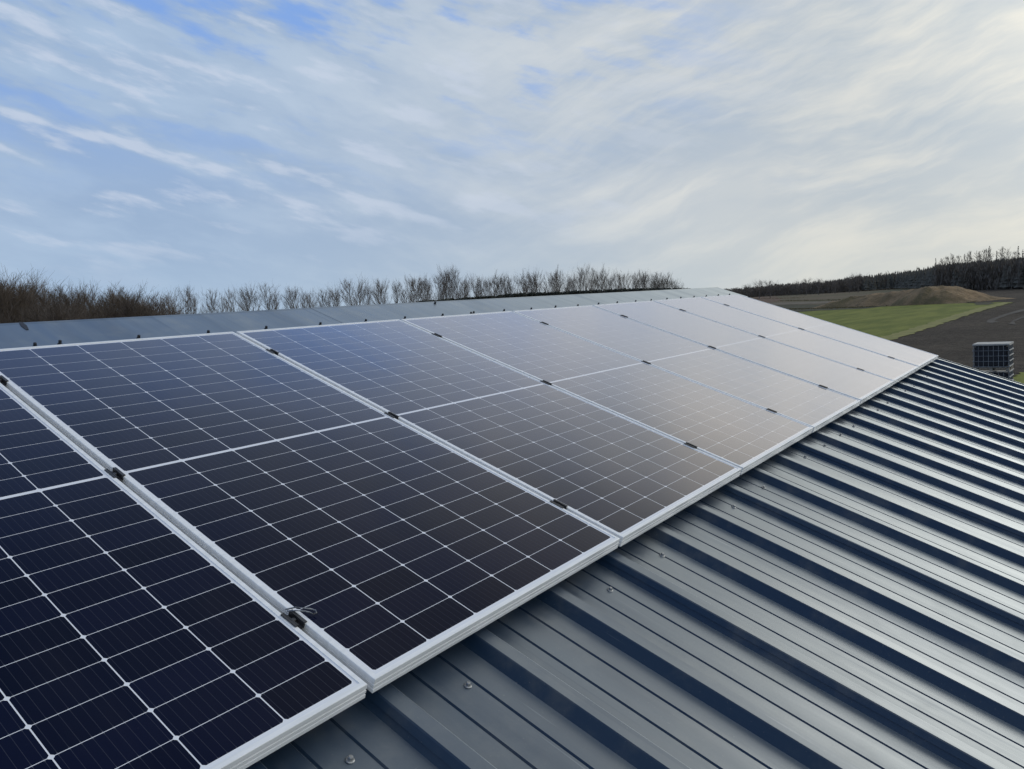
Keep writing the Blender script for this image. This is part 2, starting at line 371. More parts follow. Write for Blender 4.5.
# the bank of dug-out earth beyond the meadow
def bank():
    from mathutils import noise as mn
    a = at(812, 186); b = at(964, 160); ax = (b - a); L = ax.length; ax.normalize(); nx = Vector((-ax.y, ax.x, 0))
    if nx.dot(FH) < 0: nx = -nx
    NX, NY = 150, 44; depth = 20.0
    ENV = [(0, 0), (.05, .6), (.12, 1.35), (.22, 1.9), (.36, 2.25), (.48, 2.45), (.60, 2.75), (.70, 3.05), (.77, 3.15), (.83, 2.9), (.89, 1.9), (.95, .7), (1, 0)]
    vs, fs = [], []
    for i in range(NX + 1):
        s = i / NX
        k = min(len(ENV) - 2, max(q for q in range(len(ENV) - 1) if ENV[q][0] <= s))
        (sa, ha), (sb, hb) = ENV[k], ENV[k + 1]; hgt = (ha + (hb - ha) * (s - sa) / (sb - sa)) * (1 + .05 * mn.noise((s * 11, 0.3, 5)))
        for j in range(NY + 1):
            q = j / NY
            p = a + ax * (s * L) + nx * (q * depth - 5)
            foot = .22 + .2 * mn.noise((p.x * .12, p.y * .12, 2)) 
            prof = min(1, max(0, q - foot * .6) / .22) ** .75 * min(1, (1 - q) / .4) ** .8
            gul = mn.fractal((s * 26, q * 1.6, 1), 1.0, 2.0, 5)
            z = hgt * prof * (1 + .07 * gul) + 0.35 * prof * mn.fractal((p.x * .4, p.y * .4, 0), 1.0, 2.0, 5) - 0.05
            vs.append((p.x, p.y, max(z, -0.05)))
    for i in range(NX):
        for j in range(NY):
            k = i * (NY + 1) + j; fs.append((k, k + NY + 1, k + NY + 2, k + 1))
    tag(mesh_obj('earth_bank', vs, fs, M_bank, smooth=False), kind='structure')
bank()

# rough grass tufts along the field edges, on the strips and over the bank
def tufts(name, lines, m, n, h, spread, label, seed):
    rnd = random.Random(seed); vs, fs = [], []
    for (pa, pb), wgt in lines:
        A, B = gnd(*pa), gnd(*pb)
        for k in range(int(n * wgt)):
            p = A.lerp(B, rnd.random()) + Vector((rnd.gauss(0, spread), rnd.gauss(0, spread), 0))
            for q in range(3):
                a = rnd.uniform(0, 6.28); l = h * rnd.uniform(.4, 1.2); ww = l * rnd.uniform(.3, .8)
                c = p + Vector((rnd.uniform(-.3, .3), rnd.uniform(-.3, .3), 0)); t_ = Vector((math.cos(a), math.sin(a), 0)) * ww
                b0 = len(vs); vs.extend([tuple(c - t_ * .4), tuple(c + t_ * .4), tuple(c + t_ * .8 + Vector((0, 0, l))), tuple(c - t_ * .5 + Vector((0, 0, l * .8)))]); fs.append((b0, b0 + 1, b0 + 2, b0 + 3))
    tag(mesh_obj(name, vs, fs, m), label, 'grass', kind='stuff')
M_dry = noisy('dry_grass', (0.17, 0.135, 0.07), (0.10, 0.085, 0.045), 0.3, 0.95, spec=0.2)
tufts('dry_grass', [(((860, 306.5), (960, 302.5)), 1.0), (((770, 310), (868, 307.5)), 1.0), (((780, 301), (880, 299.5)), 1.2), (((750, 299), (800, 298)), .8), (((905, 300), (958, 293)), .7)], M_dry, 420, .2, 1.3, 'dry straw coloured grass tufts between the meadow and the earth bank', 3)
tufts('rough_grass', [(((1010, 303.2), (940, 323)), 1.0), (((940, 323), (880, 341)), .8), (((972, 304), (996, 303.5)), .5)], M_verge, 500, .055, .45, 'ragged pale green grass along the edge of the bare field', 4)

# ------------------------------------------------------------------ the building under the panels
PW, PL, PG = 1.04693, 2.094, 0.02        # panel width, length, gap
NP = 8
PER, X0 = 0.332, 1.435                   # rib spacing, near top edge of one rib
HT, HP = -0.065, -0.097                  # rib top and pan, below the panel faces
K0, K1 = -22, 22
XA, XB = X0 + PER * K0 - 0.06, 8.95
EAVE, APEX = -4.7, 0.455
GH = roofpt(0, 0, 0).z
barn = empty('metal_roofed_shed', ((XA + XB) / 2, 0, 0), (0, 0, 0), 'long low shed with dark blue-grey ribbed metal roof carrying the row of solar panels', 'building')
def roof_child(o):                        # child of the shed, modelled in roof coordinates
    o.parent = barn; o.matrix_parent_inverse = Matrix.Identity(4)
    mm = Matrix.Translation(-barn.location) @ ROOF
    o.location = mm.to_translation(); o.rotation_euler = mm.to_euler(); return o
def roof_profile():
    pr = []
    for k in range(K0, K1 + 2):
        x = X0 + k * PER
        seg = [(-0.019, HP), (-0.001, HT - 0.002), (0.002, HT), (0.040, HT), (0.043, HT - 0.002), (0.061, HP)]
        for g in (0.136, 0.233): seg += [(g - 0.0045, HP), (g - 0.001, HP - 0.0045), (g + 0.001, HP - 0.0045), (g + 0.0045, HP)]
        for dx, h in seg:
            if x + dx < XB - 0.002: pr.append((x + dx, h))
    pr.append((XB, pr[-1][1])); return pr
def extrude_profile(name, pr, y0, y1, m, thick=0.0, ny=1):
    vs, fs = [], []
    for j in range(ny + 1):
        y = y0 + (y1 - y0) * j / ny
        vs += [(x, y, h) for x, h in pr]
    n = len(pr)
    for j in range(ny):
        for i in range(n - 1): fs.append((j * n + i, j * n + i + 1, (j + 1) * n + i + 1, (j + 1) * n + i))
    return mesh_obj(name, vs, fs, m)
PROF = roof_profile()
roof_child(extrude_profile('roof', PROF, EAVE, 0.43, M_roof, ny=1))
# side laps: the neighbouring sheet laps over every third rib and ends part way down its near side
lv, lf = [], []
for k in range(K0, K1):
    if k % 3 != 2: continue
    x = X0 + k * PER
    pr = [(-0.0105, HP + 0.0165), (-0.0123, HP + 0.0175), (-0.0025, HT - 0.0005), (0.0015, HT + 0.0016), (0.0405, HT + 0.0016), (0.0445, HT - 0.0005), (0.0625, HP + 0.002)]
    b0 = len(lv)
    for y in (EAVE, 0.42): lv += [(x + a, y, h) for a, h in pr]
    for i in range(len(pr) - 1): lf.append((b0 + i, b0 + i + 1, b0 + len(pr) + i + 1, b0 + len(pr) + i))
roof_child(mesh_obj('sheet_lap', lv, lf, M_roof))
# ridge cap: smooth flange each side
def ridge_cap():
    h0 = HT + 0.004
    ap = Vector((0, APEX, h0))
    g = Vector((0, -SW, -CW))             # straight down, in roof coordinates
    c2 = 2 * PITCH
    back = Vector((0, math.cos(c2), -math.sin(c2)))
    prof = [Vector((0, 0.052, h0 - 0.028)), Vector((0, 0.058, h0 - 0.002)), Vector((0, 0.064, h0)), ap + Vector((0, -0.03, 0)), ap + Vector((0, -0.008, 0.002)), ap + back * 0.014 + Vector((0, 0, 0.001)), ap + back * 0.38, ap + back * 0.385 + g * 0.03]
    xs = [XA - 0.05]
    while xs[-1] < XB + 0.06: xs.append(min(xs[-1] + 3.0, XB + 0.06))
    vs, fs = [], []
    for i, (a, b) in enumerate(zip(xs, xs[1:])):
        lift = 0.0008 * (i % 2)
        b0 = len(vs)
        for x in (a - (0.1 if i else 0), b):
            vs += [(x, p.y, p.z + lift) for p in prof]
        n = len(prof)
        for k in range(n - 1): fs.append((b0 + k, b0 + n + k, b0 + n + k + 1, b0 + k + 1))
    rc = roof_child(mesh_obj('ridge_cap', vs, fs, M_roof)); return rc
cap = ridge_cap()
# the far slope, walls, gable ends
bk = Vector((0, math.cos(2 * PITCH), -math.sin(2 * PITCH)))
apx = Vector((0, APEX, HT - 0.002))
def far_slope():
    vs, fs = [], []; n = len(PROF)
    nb = Vector((0, math.sin(2 * PITCH), math.cos(2 * PITCH)))
    for L in (0.03, 5.1):
        for x, h in PROF:
            p = apx + bk * L + nb * (h - HT - 0.003); vs.append((x, p.y, p.z))
    for i in range(n - 1): fs.append((i, i + 1, n + i + 1, n + i))
    roof_child(mesh_obj('roof', vs, fs, M_roof))
far_slope()
yE = roofpt(0, EAVE + 0.3, HP).y; zE = roofpt(0, EAVE + 0.3, HP).z - 0.06
pf = ROOF @ (apx + bk * 4.8); yF, zF = pf.y, pf.z - 0.12
pa = ROOF @ apx; yA, zA = pa.y, pa.z - 0.16
def wall(name, vs, fs): 
    o = mesh_obj(name, [(x - barn.location.x, y, z) for x, y, z in vs], fs, M_wall, barn)
for (y, z) in ((yE, zE), (yF, zF)):
    s = 0.1 if y == yE else -0.1
    x0, x1 = XA + 0.2, XB - 0.12
    wall('wall', [(x0, y, 0), (x1, y, 0), (x1, y, z), (x0, y, z), (x0, y + s, 0), (x1, y + s, 0), (x1, y + s, z), (x0, y + s, z)],
         [(0, 1, 2, 3), (5, 4, 7, 6), (3, 2, 6, 7), (0, 3, 7, 4), (1, 5, 6, 2)])
for x, s in ((XA + 0.2, 0.1), (XB - 0.12, -0.1)):
    e = 0.11
    q = [(yE + e, 0), (yF - e, 0), (yF - e, zF), (yA, zA), (yE + e, zE)]
    wall('gable_wall', [(x, a, b) for a, b in q] + [(x + s, a, b) for a, b in q], [(0, 1, 2, 3, 4), (9, 8, 7, 6, 5)] + [(i, (i + 1) % 5, 5 + (i + 1) % 5, 5 + i) for i in range(5)])
# verge flashing along the far gable
bm = bmesh.new()
box(bm, XB + 0.002, XB + 0.012, EAVE, 0.43, HP - 0.16, HP + 0.02)
roof_child(bm_obj('verge_flashing', bm, M_roof))
bm = bmesh.new()
# screws: shiny ones on the pans in front of the panels, dark ones along the ridge flange
def screw_mesh(steel):
    bm = bmesh.new()
    if steel:
        lathe(bm, [(0.0098, 0), (0.0098, 0.0018), (0.008, 0.003), (0.0055, 0.0032)], 16)
        lathe(bm, [(0.0058, 0.003), (0.0058, 0.0085), (0.0045, 0.010)], 6)
    else:
        lathe(bm, [(0.0095, 0), (0.0095, 0.003), (0.008, 0.004), (0.006, 0.0045)], 14)
        lathe(bm, [(0.0068, 0.004), (0.0068, 0.016), (0.005, 0.018)], 6)
    me = bpy.data.meshes.new('roof_screw'); bm.normal_update(); bm.to_mesh(me); bm.free()
    me.materials.append(M_steel if steel else M_rubber); return me
ms, mr = screw_mesh(True), screw_mesh(False)
rs = random.Random(5)
def screw(me, x, y, h):
    o = bpy.data.objects.new('screw', me); COL.objects.link(o); o.parent = barn
    mm = Matrix.Translation(-barn.location) @ ROOF @ Matrix.Translation((x, y, h)) @ Euler((rs.uniform(-.06, .06), rs.uniform(-.06, .06), rs.uniform(0, 1))).to_matrix().to_4x4()
    o.location = mm.to_translation(); o.rotation_euler = mm.to_euler()
for k in (-2, -1, 1, 2, 4, 5, 7, 8, 9, 10, 12, 13, 15, 16, 18):
    px = {-2: 0.9637, -1: 1.3131, 1: 1.9785, 2: 2.3305, 4: 2.9869, 5: 3.3366, 7: 3.9958}.get(k, X0 + PER * (k + 0.7) + rs.uniform(-.012, .012))
    screw(ms, px, -2.161 + rs.uniform(-0.006, 0.006), HP)
for k in range(-1, 23):
    x = X0 + PER * (k - 0.03) + 0.01 - 0.05 * k / 14 + rs.uniform(-.008, .008)
    screw(mr, x, 0.155 + rs.uniform(-.006, .006), HT + 0.004)
for x, y in ((1.345, 0.152), (4.02, 0.152), (3.93, 0.40)): screw(mr, x, y, HT + 0.004)
# a small raised dark strip slanting across the cap, at the left
bm = bmesh.new()
p0 = roofpt(0, 0, 0)
def cap_hit(px, py):
    d = RX3.transposed() @ ray(px, py); t_ = (HT + 0.004 - CC.z) / d.z; return CC + d * t_
a, b = cap_hit(20.5, 322.5), cap_hit(27.5, 330)
d_ = (b - a).normalized(); n_ = Vector((-d_.y, d_.x, 0)) * 0.011
vv = [a - n_ * 0.6, a + n_ * 0.6, (a + b) / 2 + n_, b + n_ * 0.4, b - n_ * 0.5, (a + b) / 2 - n_]
bv = [bm.verts.new((p.x, p.y, HT + 0.0066)) for p in vv] + [bm.verts.new((p.x, p.y, HT + 0.0042)) for p in vv]
bm.faces.new(bv[:6]); 
for i in range(6): bm.faces.new((bv[i], bv[6 + i], bv[6 + (i + 1) % 6], bv[(i + 1) % 6]))
bmesh.ops.recalc_face_normals(bm, faces=bm.faces)
roof_child(bm_obj('dark_strip', bm, M_rubber))

# ------------------------------------------------------------------ solar panels
def panel_frame_mesh():
    bm = bmesh.new()
    lip, th = 0.0115, 0.035
    def bar(p0, p1, side):
        pass
    # outer ring with the two shallow grooves an extruded frame has on its outside, mitred corners
    prof = [(lip, -0.0022), (lip, 0.0), (0.0016, 0.0), (0.0005, -0.0004), (0.0, -0.0016), (0.0, -0.0115), (0.0022, -0.0125), (0.0022, -0.0145), (0.0, -0.0155), (0.0, -0.0225), (0.0022, -0.0235), (0.0022, -0.0255), (0.0, -0.0265), (0.0, -th), (0.028, -th), (0.028, -th + 0.002), (0.003, -th + 0.002), (0.003, -0.006), (lip, -0.006)]
    rings = []
    for d, h in prof:
        rings.append([bm.verts.new(p) for p in ((d, -PL + d, h), (PW - d, -PL + d, h), (PW - d, -d, h), (d, -d, h))])
    n = len(rings)
    for i in range(n):
        a, b = rings[i], rings[(i + 1) % n]
        for k in range(4): bm.faces.new((a[k], a[(k + 1) % 4], b[(k + 1) % 4], b[k]))
    bmesh.ops.recalc_face_normals(bm, faces=bm.faces)
    return bm
def laminate():
    vs, fs, mi, uv = [], [], [], []
    H0, H1 = -0.0020, -0.00194
    def quad(x0, x1, y0, y1, h, m):
        b0 = len(vs); vs.extend([(x0, y0, h), (x1, y0, h), (x1, y1, h), (x0, y1, h)]); fs.append((b0, b0 + 1, b0 + 2, b0 + 3)); mi.append(m); uv.extend([(0, 0), (1, 0), (1, 1), (0, 1)])
    quad(0.004, PW - 0.004, -PL + 0.004, -0.004, H0, 0)
    quad(0.004, PW - 0.004, -PL + 0.004, -0.004, H0 - 0.005, 0)
    lip = 0.0115; mx, mt, mid = 0.007, 0.011, 0.0125
    pw = (PW - 2 * (lip + mx) + 0.0026) / 6; cw = pw - 0.0026
    half = (PL - 2 * (lip + mt) - mid) / 2; ph = (half + 0.0015) / 12; ch = ph - 0.0015
    c = 0.0048
    for hv in range(2):
        ytop = -(lip + mt) - hv * (half + mid)
        for r in range(12):
            y1 = ytop - r * ph; y0 = y1 - ch
            for q in range(6):
                x0 = lip + mx + q * pw; x1 = x0 + cw
                pts = [(x0 + c, y0), (x1 - c, y0), (x1, y0 + c), (x1, y1 - c), (x1 - c, y1), (x0 + c, y1), (x0, y1 - c), (x0, y0 + c)]
                b0 = len(vs); vs.extend([(x, y, H1) for x, y in pts]); fs.append(tuple(range(b0, b0 + 8))); mi.append(1)
                uv.extend([((x - x0) / cw, (y - y0) / ch) for x, y in pts])
    return vs, fs, mi, uv
names = ['nearest solar panel, cut off by the left edge of the photo',
         'whole dark solar panel, second from camera, wire loop on its lower left clamp',
         'solar panel between the large dark second panel and the fourth, lower right corner mid photo',
         'fourth solar panel from the camera, greyish with faint grid lines',
         'fifth solar panel from the camera, half washed out by sky reflection',
         'third solar panel from the far end, pale grey with barely visible cells',
         'second to last solar panel, almost white with sky glare, inside the far end one',
         'last solar panel at the far gable end, whitest of the row']
proto = None
for i in range(NP):
    if proto is None:
        p = empty('solar_panel'); proto = p
        bm_obj('frame', panel_frame_mesh(), M_alu, p)
        v_, f_, i_, u_ = laminate()
        mesh_obj('cell_sheet', v_, f_, [M_back, M_cell], p, i_, uvs=u_)
    else:
        p = copy_thing(proto)
    rj = random.Random(i * 3 + 1)
    p.location = roofpt(i * (PW + PG), rj.uniform(-0.0015, 0.0015), rj.uniform(-0.001, 0.001)); p.rotation_euler = (PITCH + rj.uniform(-.0016, .0016), rj.uniform(-.0016, .0016), 0)
    tag(p, names[i], 'solar panel', 'solar panels in one row on the roof')
# rails under the panels
RAILS = (-0.285, -1.045, -1.85)
rail0 = None
for y, nm in zip(RAILS, ('upper aluminium rail under the panels, nearest the roof ridge', 'middle aluminium rail under the panels, below their midline', 'lower aluminium rail under the panels, nearest their front edge')):
    bm = bmesh.new(); box(bm, -0.05, NP * (PW + PG) - 0.02 + 0.0, -0.02, 0.02, HT + 0.0005, -0.0362)
    o = bm_obj('mounting_rail', bm, M_alu_dark); o.location = roofpt(0, y, 0); o.rotation_euler = (PITCH, 0, 0)
    tag(o, nm, 'rail', 'mounting rails under the panels')
# clamps in the joints
ords = ['first', 'second', 'third', 'fourth', 'fifth', 'sixth', 'seventh', 'eighth']
def clamp_proto():
    c = empty('panel_clamp')
    bm = bmesh.new()
    # hat section: two wings on the frame lips, a well between them
    for s in (-1, 1):
        box(bm, *(sorted((s * 0.0075, s * 0.0165))), -0.027, 0.027, 0.0004, 0.0032, 0.0007)
        box(bm, *(sorted((s * 0.0072, s * 0.0096))), -0.027, 0.027, -0.012, 0.0038)
    box(bm, -0.0074, 0.0074, -0.027, 0.027, -0.0115, -0.0085)
    bm_obj('clamp_plate', bm, M_black, c)
    bm = bmesh.new(); lathe(bm, [(0.0058, -0.0085), (0.0058, -0.0012), (0.0045, 0.0)], 10)
    bm_obj('bolt', bm, M_black, c)
    return c
cp = None
for j in range(NP - 1):
    for r, (y, rn) in enumerate(zip(RAILS, ('upper', 'middle', 'lower'))):
        c = clamp_proto() if cp is None else copy_thing(cp)
        if cp is None: cp = c
        jx = (j + 1) * (PW + PG) - PG / 2
        c.location = roofpt(jx, y + random.uniform(-.012, .012), 0); c.rotation_euler = (PITCH, 0, 0)
        where = {'upper': 'near the top edge', 'middle': 'at the midline', 'lower': 'near the front edge'}[rn]
        tag(c, f'black clamp {where}, in the joint of the {ords[j]} and {ords[j+1]} panels', 'clamp', 'black clamps between the panels')
        if (j, r) == (0, 2):
            cl0 = c
            c['label'] = 'black clamp with a thin wire loop, lowest in the joint nearest the camera'
# thin wire loop sticking out of one clamp
bm = bmesh.new()
loop = [(0.004, 0.036, 0.002), (0.02, 0.022, 0.009), (0.034, 0.008, 0.010), (0.045, -0.003, 0.009), (0.051, -0.011, 0.0075), (0.049, -0.018, 0.006), (0.041, -0.017, 0.006), (0.037, -0.010, 0.007), (0.03, 0.0, 0.008), (0.016, 0.014, 0.007), (0.003, 0.028, 0.002)]
tube(bm, loop, 0.0017, 6)
wl = bm_obj('wire_loop', bm, M_steel, cl0, True)

# ------------------------------------------------------------------ caged containers by the far gable
M_plastic = noisy('dark_tank', (0.005, 0.008, 0.017), (0.010, 0.013, 0.022), 3, 0.35)
M_galv = noisy('galvanised_tube', (0.25, 0.27, 0.29), (0.15, 0.165, 0.18), 6, 0.5)
M_lid = noisy('pale_top_board', (0.5, 0.49, 0.45), (0.36, 0.35, 0.32), 4, 0.8)
M_pal = noisy('weathered_pallet', (0.34, 0.31, 0.26), (0.2, 0.19, 0.165), 5, 0.9)
def container(loc, rz, label, top):
    c = empty('caged_container', loc, (0, 0, rz), label, 'container', 'stacked caged containers')
    w_, d_, h_ = 1.14, 1.0, 1.0
    bm = bmesh.new(); box(bm, -w_ / 2 + .03, w_ / 2 - .03, -d_ / 2 + .03, d_ / 2 - .03, .17, h_ - .06, .05)
    bm_obj('tank', bm, M_plastic, c)
    bm = bmesh.new()
    for k in range(8):
        x = -w_ / 2 + w_ * k / 7
        for y in (-d_ / 2, d_ / 2): tube(bm, [(x, y, .14), (x, y, h_ - .03)], .009, 6)
    for k in range(1, 6):
        y = -d_ / 2 + d_ * k / 6
        for x in (-w_ / 2, w_ / 2): tube(bm, [(x, y, .14), (x, y, h_ - .03)], .0125, 6)
    for k in range(5):
        z = .17 + (h_ - .2) * k / 4
        e = .016
        for y in (-d_ / 2 - e, d_ / 2 + e): tube(bm, [(-w_ / 2, y, z), (w_ / 2, y, z)], .009, 6)
        for x in (-w_ / 2 - e, w_ / 2 + e): tube(bm, [(x, -d_ / 2, z), (x, d_ / 2, z)], .024, 6)
    bm_obj('cage', bm, M_galv, c)
    bm = bmesh.new()
    for k in range(5): box(bm, -w_ / 2, w_ / 2, -d_ / 2 + k * .215, -d_ / 2 + k * .215 + .14, .11, .135)
    for x in (-.53, 0, .53):
        box(bm, x - .05, x + .05, -d_ / 2, d_ / 2, 0, .022)
        for y in (-.42, 0, .42): box(bm, x - .05, x + .05, y - .07, y + .07, .022, .11)
    bm_obj('pallet', bm, M_pal, c)
    if top:
        bm = bmesh.new(); box(bm, -w_ / 2 - .03, w_ / 2 + .03, -d_ / 2 - .03, d_ / 2 + .03, h_ - .028, h_ + .03, .008)
        bm_obj('top_board', bm, M_lid, c)
    return c
CD = 34.6
cpos = at(992.5, CD)
cdir = (cpos - CAM); caz = math.atan2(cdir.y, cdir.x) + R(90)
container(cpos + Vector((0, 0, 0)), caz - R(188.5) , 'lower caged container of the stack beyond the roof edge, mostly hidden by the roof', False)
container(cpos + Vector((0, 0, 1.0)), caz - R(188.5), 'upper caged container with pale top board and dark blue gridded front, beyond the roof edge', True)

# ------------------------------------------------------------------ trees
def limb(vs, fs, p, d, L, r0, r1, segs, rnd, wob, n=3, up=0.0):
    pts = [p.copy()]; q = p.copy(); d = d.normalized()
    for i in range(segs):
        d = (d + Vector((rnd.uniform(-wob, wob), rnd.uniform(-wob, wob), rnd.uniform(-wob, wob) + up))).normalized()
        q = q + d * (L / segs); pts.append(q.copy())
    prev = None
    for i, c in enumerate(pts):
        t = (pts[min(i + 1, segs)] - pts[max(i - 1, 0)]).normalized(); s = t.orthogonal().normalized(); b = t.cross(s)
        r = r0 + (r1 - r0) * i / segs
        k0 = len(vs)
        for k in range(n):
            a = 2 * math.pi * k / n; vs.append(c + (s * math.cos(a) + b * math.sin(a)) * r)
        if prev is not None:
            for k in range(n): fs.append((prev + k, prev + (k + 1) % n, k0 + (k + 1) % n, k0 + k))
        prev = k0
    return pts
def bare_tree(seed, H=10.0, spread=0.33, stems=1, first=0.18, dens=1.0, upb=0.12, trunk_r=0.15, twig_r=0.017):
    rnd = random.Random(seed); tv, tf, cv, cf_ = [], [], [], []
    for st in range(stems):
        lean = Vector((rnd.uniform(-.07, .07), rnd.uniform(-.07, .07), 1)) if stems == 1 else Vector((rnd.uniform(-.24, .24), rnd.uniform(-.24, .24), 1))
        h = H * (1 if st == 0 else rnd.uniform(.75, .97))
        pts = limb(tv, tf, Vector((rnd.uniform(-.2, .2) * (stems > 1), rnd.uniform(-.2, .2) * (stems > 1), -.1)), lean, h * .86, trunk_r / math.sqrt(stems), .012, 14, rnd, .045, 6, .03)
        nb = int(30 * dens / math.sqrt(stems))
        for i in range(nb):
            f = first + (0.98 - first) * ((i + rnd.random()) / nb) ** .9
            k = f * 14; a, b = pts[min(int(k), 13)], pts[min(int(k) + 1, 14)]; p = a.lerp(b, k % 1)
            an = rnd.uniform(0, 6.283); el = rnd.uniform(.45, 1.1)
            d = Vector((math.cos(an) * math.cos(el), math.sin(an) * math.cos(el), math.sin(el)))
            L = H * spread * (0.34 + 0.62 * math.sin(math.pi * min(1, f ** 1.15))) * rnd.uniform(.6, 1.25)
            bp = limb(tv, tf, p, d, L, .045 * (1.1 - .8 * f) + .008, .008, 6, rnd, .12, 3, upb)
            for j in range(int(7 * dens)):
                g = rnd.uniform(.15, 1.0) * 6; a2, b2 = bp[min(int(g), 5)], bp[min(int(g) + 1, 6)]; p2 = a2.lerp(b2, g % 1)
                dd = (b2 - a2).normalized() + Vector((rnd.uniform(-.8, .8), rnd.uniform(-.8, .8), rnd.uniform(-.3, .7)))
                L2 = L * rnd.uniform(.2, .45) + .2
                tp = limb(cv, cf_, p2, dd, L2, twig_r, twig_r * .5, 3, rnd, .16, 3, .08)
                for q in range(5):
                    p3 = tp[rnd.choice((1, 2, 3))]
                    d3 = (tp[3] - tp[0]).normalized() + Vector((rnd.uniform(-.8, .8), rnd.uniform(-.8, .8), rnd.uniform(-.3, .7)))
                    limb(cv, cf_, p3, d3, L2 * rnd.uniform(.4, .9), twig_r * .75, twig_r * .3, 2, rnd, .18, 3, .06)
    return (tv, tf), (cv, cf_)
def tree_thing(seed, m1, m2, **kw):
    t, c = bare_tree(seed, **kw)
    o = empty('bare_tree')
    mesh_obj('trunk', [tuple(v) for v in t[0]], t[1], m1, o)
    mesh_obj('crown', [tuple(v) for v in c[0]], c[1], m2, o)
    top = max(v.z for v in c[0] + t[0])
    return o, top
used = set()
def place(pro, px, py_top, D, label, cat, group, rnd, rot=None, wide=1.0):
    o, top = pro
    if id(o) in used: o = copy_thing(o)
    used.add(id(pro[0]))
    g = at(px, D); H = height_at(px, py_top, D)
    s = H * 1.05 / top
    o.location = g; o.scale = (s * wide, s * wide, s); o.rotation_euler = (0, 0, rnd.uniform(0, 6.28) if rot is None else rot)
    tag(o, label, cat, group); return o
P_slim = [tree_thing(s, M_bark, M_twig, spread=.31, dens=.95, upb=.09, first=.3, trunk_r=.19, twig_r=.014) for s in (1, 2, 3)]
P_wide = [tree_thing(s, M_bark, M_twig, spread=.42, dens=1.0, upb=.06, first=.28, trunk_r=.2, twig_r=.014) for s in (4, 5)]
P_multi = [tree_thing(s, M_bark, M_twig, spread=.34, stems=3, dens=.95, upb=.08, first=.25, twig_r=.014) for s in (6, 7)]
P_brown = [tree_thing(s, M_bark, M_brush, spread=.34, stems=2, dens=1.2, upb=.1, first=.08, twig_r=.014) for s in (8, 9)]
P_brush = [tree_thing(s, M_brush, M_brush, spread=.42, stems=5, dens=1.2, upb=.05, first=.02, H=5, trunk_r=.06, twig_r=.011) for s in (10, 12)]
for o, t in P_brush:
    o.name = 'bare_shrub'
    for ch in o.children: ch.name = 'stem' if ch.name.startswith('trunk') else 'twigs'
rt = random.Random(21)
# thicket at the left
def interp0(x):
    tab = [(-20, 270), (15, 270), (30, 280), (60, 283), (90, 283), (140, 286), (155, 294), (185, 288), (210, 291)]
    for (a, b), (c, d) in zip(tab, tab[1:]):
        if x <= c: return b + (d - b) * max(0, x - a) / (c - a)
    return 291
TH = [(-14, 276), (0, 269), (12, 267), (22, 271), (33, 279), (47, 285), (61, 279), (74, 284), (85, 280), (96, 280), (110, 284), (122, 285), (133, 283), (144, 284), (152, 290)]
for i, (px, py) in enumerate(TH):
    place(P_brown[i % 2] if i % 4 != 1 else P_multi[i % 2], px, py, rt.uniform(80, 98), 'brownish bare tree in the dense thicket behind the ridge at far left', 'tree', 'trees of the thicket at far left', rt)
for i in range(13):
    px = -14 + i * 16 + rt.uniform(-3, 3)
    place(P_multi[i % 2] if i % 3 else P_wide[i % 2], px, interp0(px) + rt.uniform(-2, 7), rt.uniform(100, 118), 'brownish bare tree in the dense thicket behind the ridge at far left', 'tree', 'trees of the thicket at far left', rt)
for i in range(17):
    px = -12 + i * 12.4 + rt.uniform(-3, 3)
    py = 299 - (px < 60) * 4 + rt.uniform(-4, 5) - (px > 165) * -4
    place(P_brush[i % 2], px, py, rt.uniform(72, 90), 'low brown leafless shrub filling the foot of the thicket at far left', 'shrub', 'shrubs at the foot of the left thicket', rt, wide=1.15)
# open row of grey trees
ROW = [(187, 285, 0), (197, 287, 2), (214, 288, 0), (222, 290, 4), (238, 287, 0), (250, 283, 3), (259, 287, 1), (270, 281, 0), (279, 288, 2), (290, 287, 1), (297, 285, 0), (306, 288, 2), (315, 289, 3), (325, 288, 0), (333, 284, 3), (341, 289, 1), (354, 277, 0), (362, 274, 4), (369, 281, 2), (377, 282, 1), (385, 277, 0), (396, 279, 1), (404, 284, 2),
       (412, 277, 0), (419, 274, 1), (427, 275, 2), (437, 272, 0), (445, 266, 3), (452, 265, 1), (460, 273, 0), (468, 276, 2), (476, 273, 3), (484, 278, 0), (493, 271, 2), (501, 273, 1), (508, 274, 4), (514, 275, 0), (524, 270, 2), (533, 268, 3), (541, 271, 0), (548, 274, 1), (555, 266, 2), (563, 270, 0), (571, 273, 3), (579, 267, 4), (586, 264, 1), (593, 267, 0), (601, 265, 2), (609, 269, 3), (617, 274, 0), (625, 270, 1), (632, 272, 0), (640, 270, 5), (646, 271, 2), (652, 269, 6), (659, 271, 0), (665, 273, 5), (671, 275, 1), (677, 279, 5), (683, 284, 6)]
PRO = [P_slim[0], P_slim[1], P_slim[2], P_wide[0], P_wide[1], P_multi[0], P_multi[1]]
for i, (px, py, k) in enumerate(ROW):
    D = (140 + 30 * (px - 180) / 500) * rt.uniform(.93, 1.08)
    if i == len(ROW) - 1: lb = 'last and lowest bare tree at the right end of the tree row'; gr = None
    elif px < 408: lb = 'slender grey bare tree in the open left part of the row behind the ridge'; gr = 'trees in the open left part of the row'
    else: lb = 'bare tree in the close-set right part of the row, above the middle panels'; gr = 'trees in the close-set right part of the row'
    place(PRO[k], px + rt.uniform(-1.5, 1.5), py, D, lb, 'tree', gr, rt, wide=rt.uniform(.62, .85))
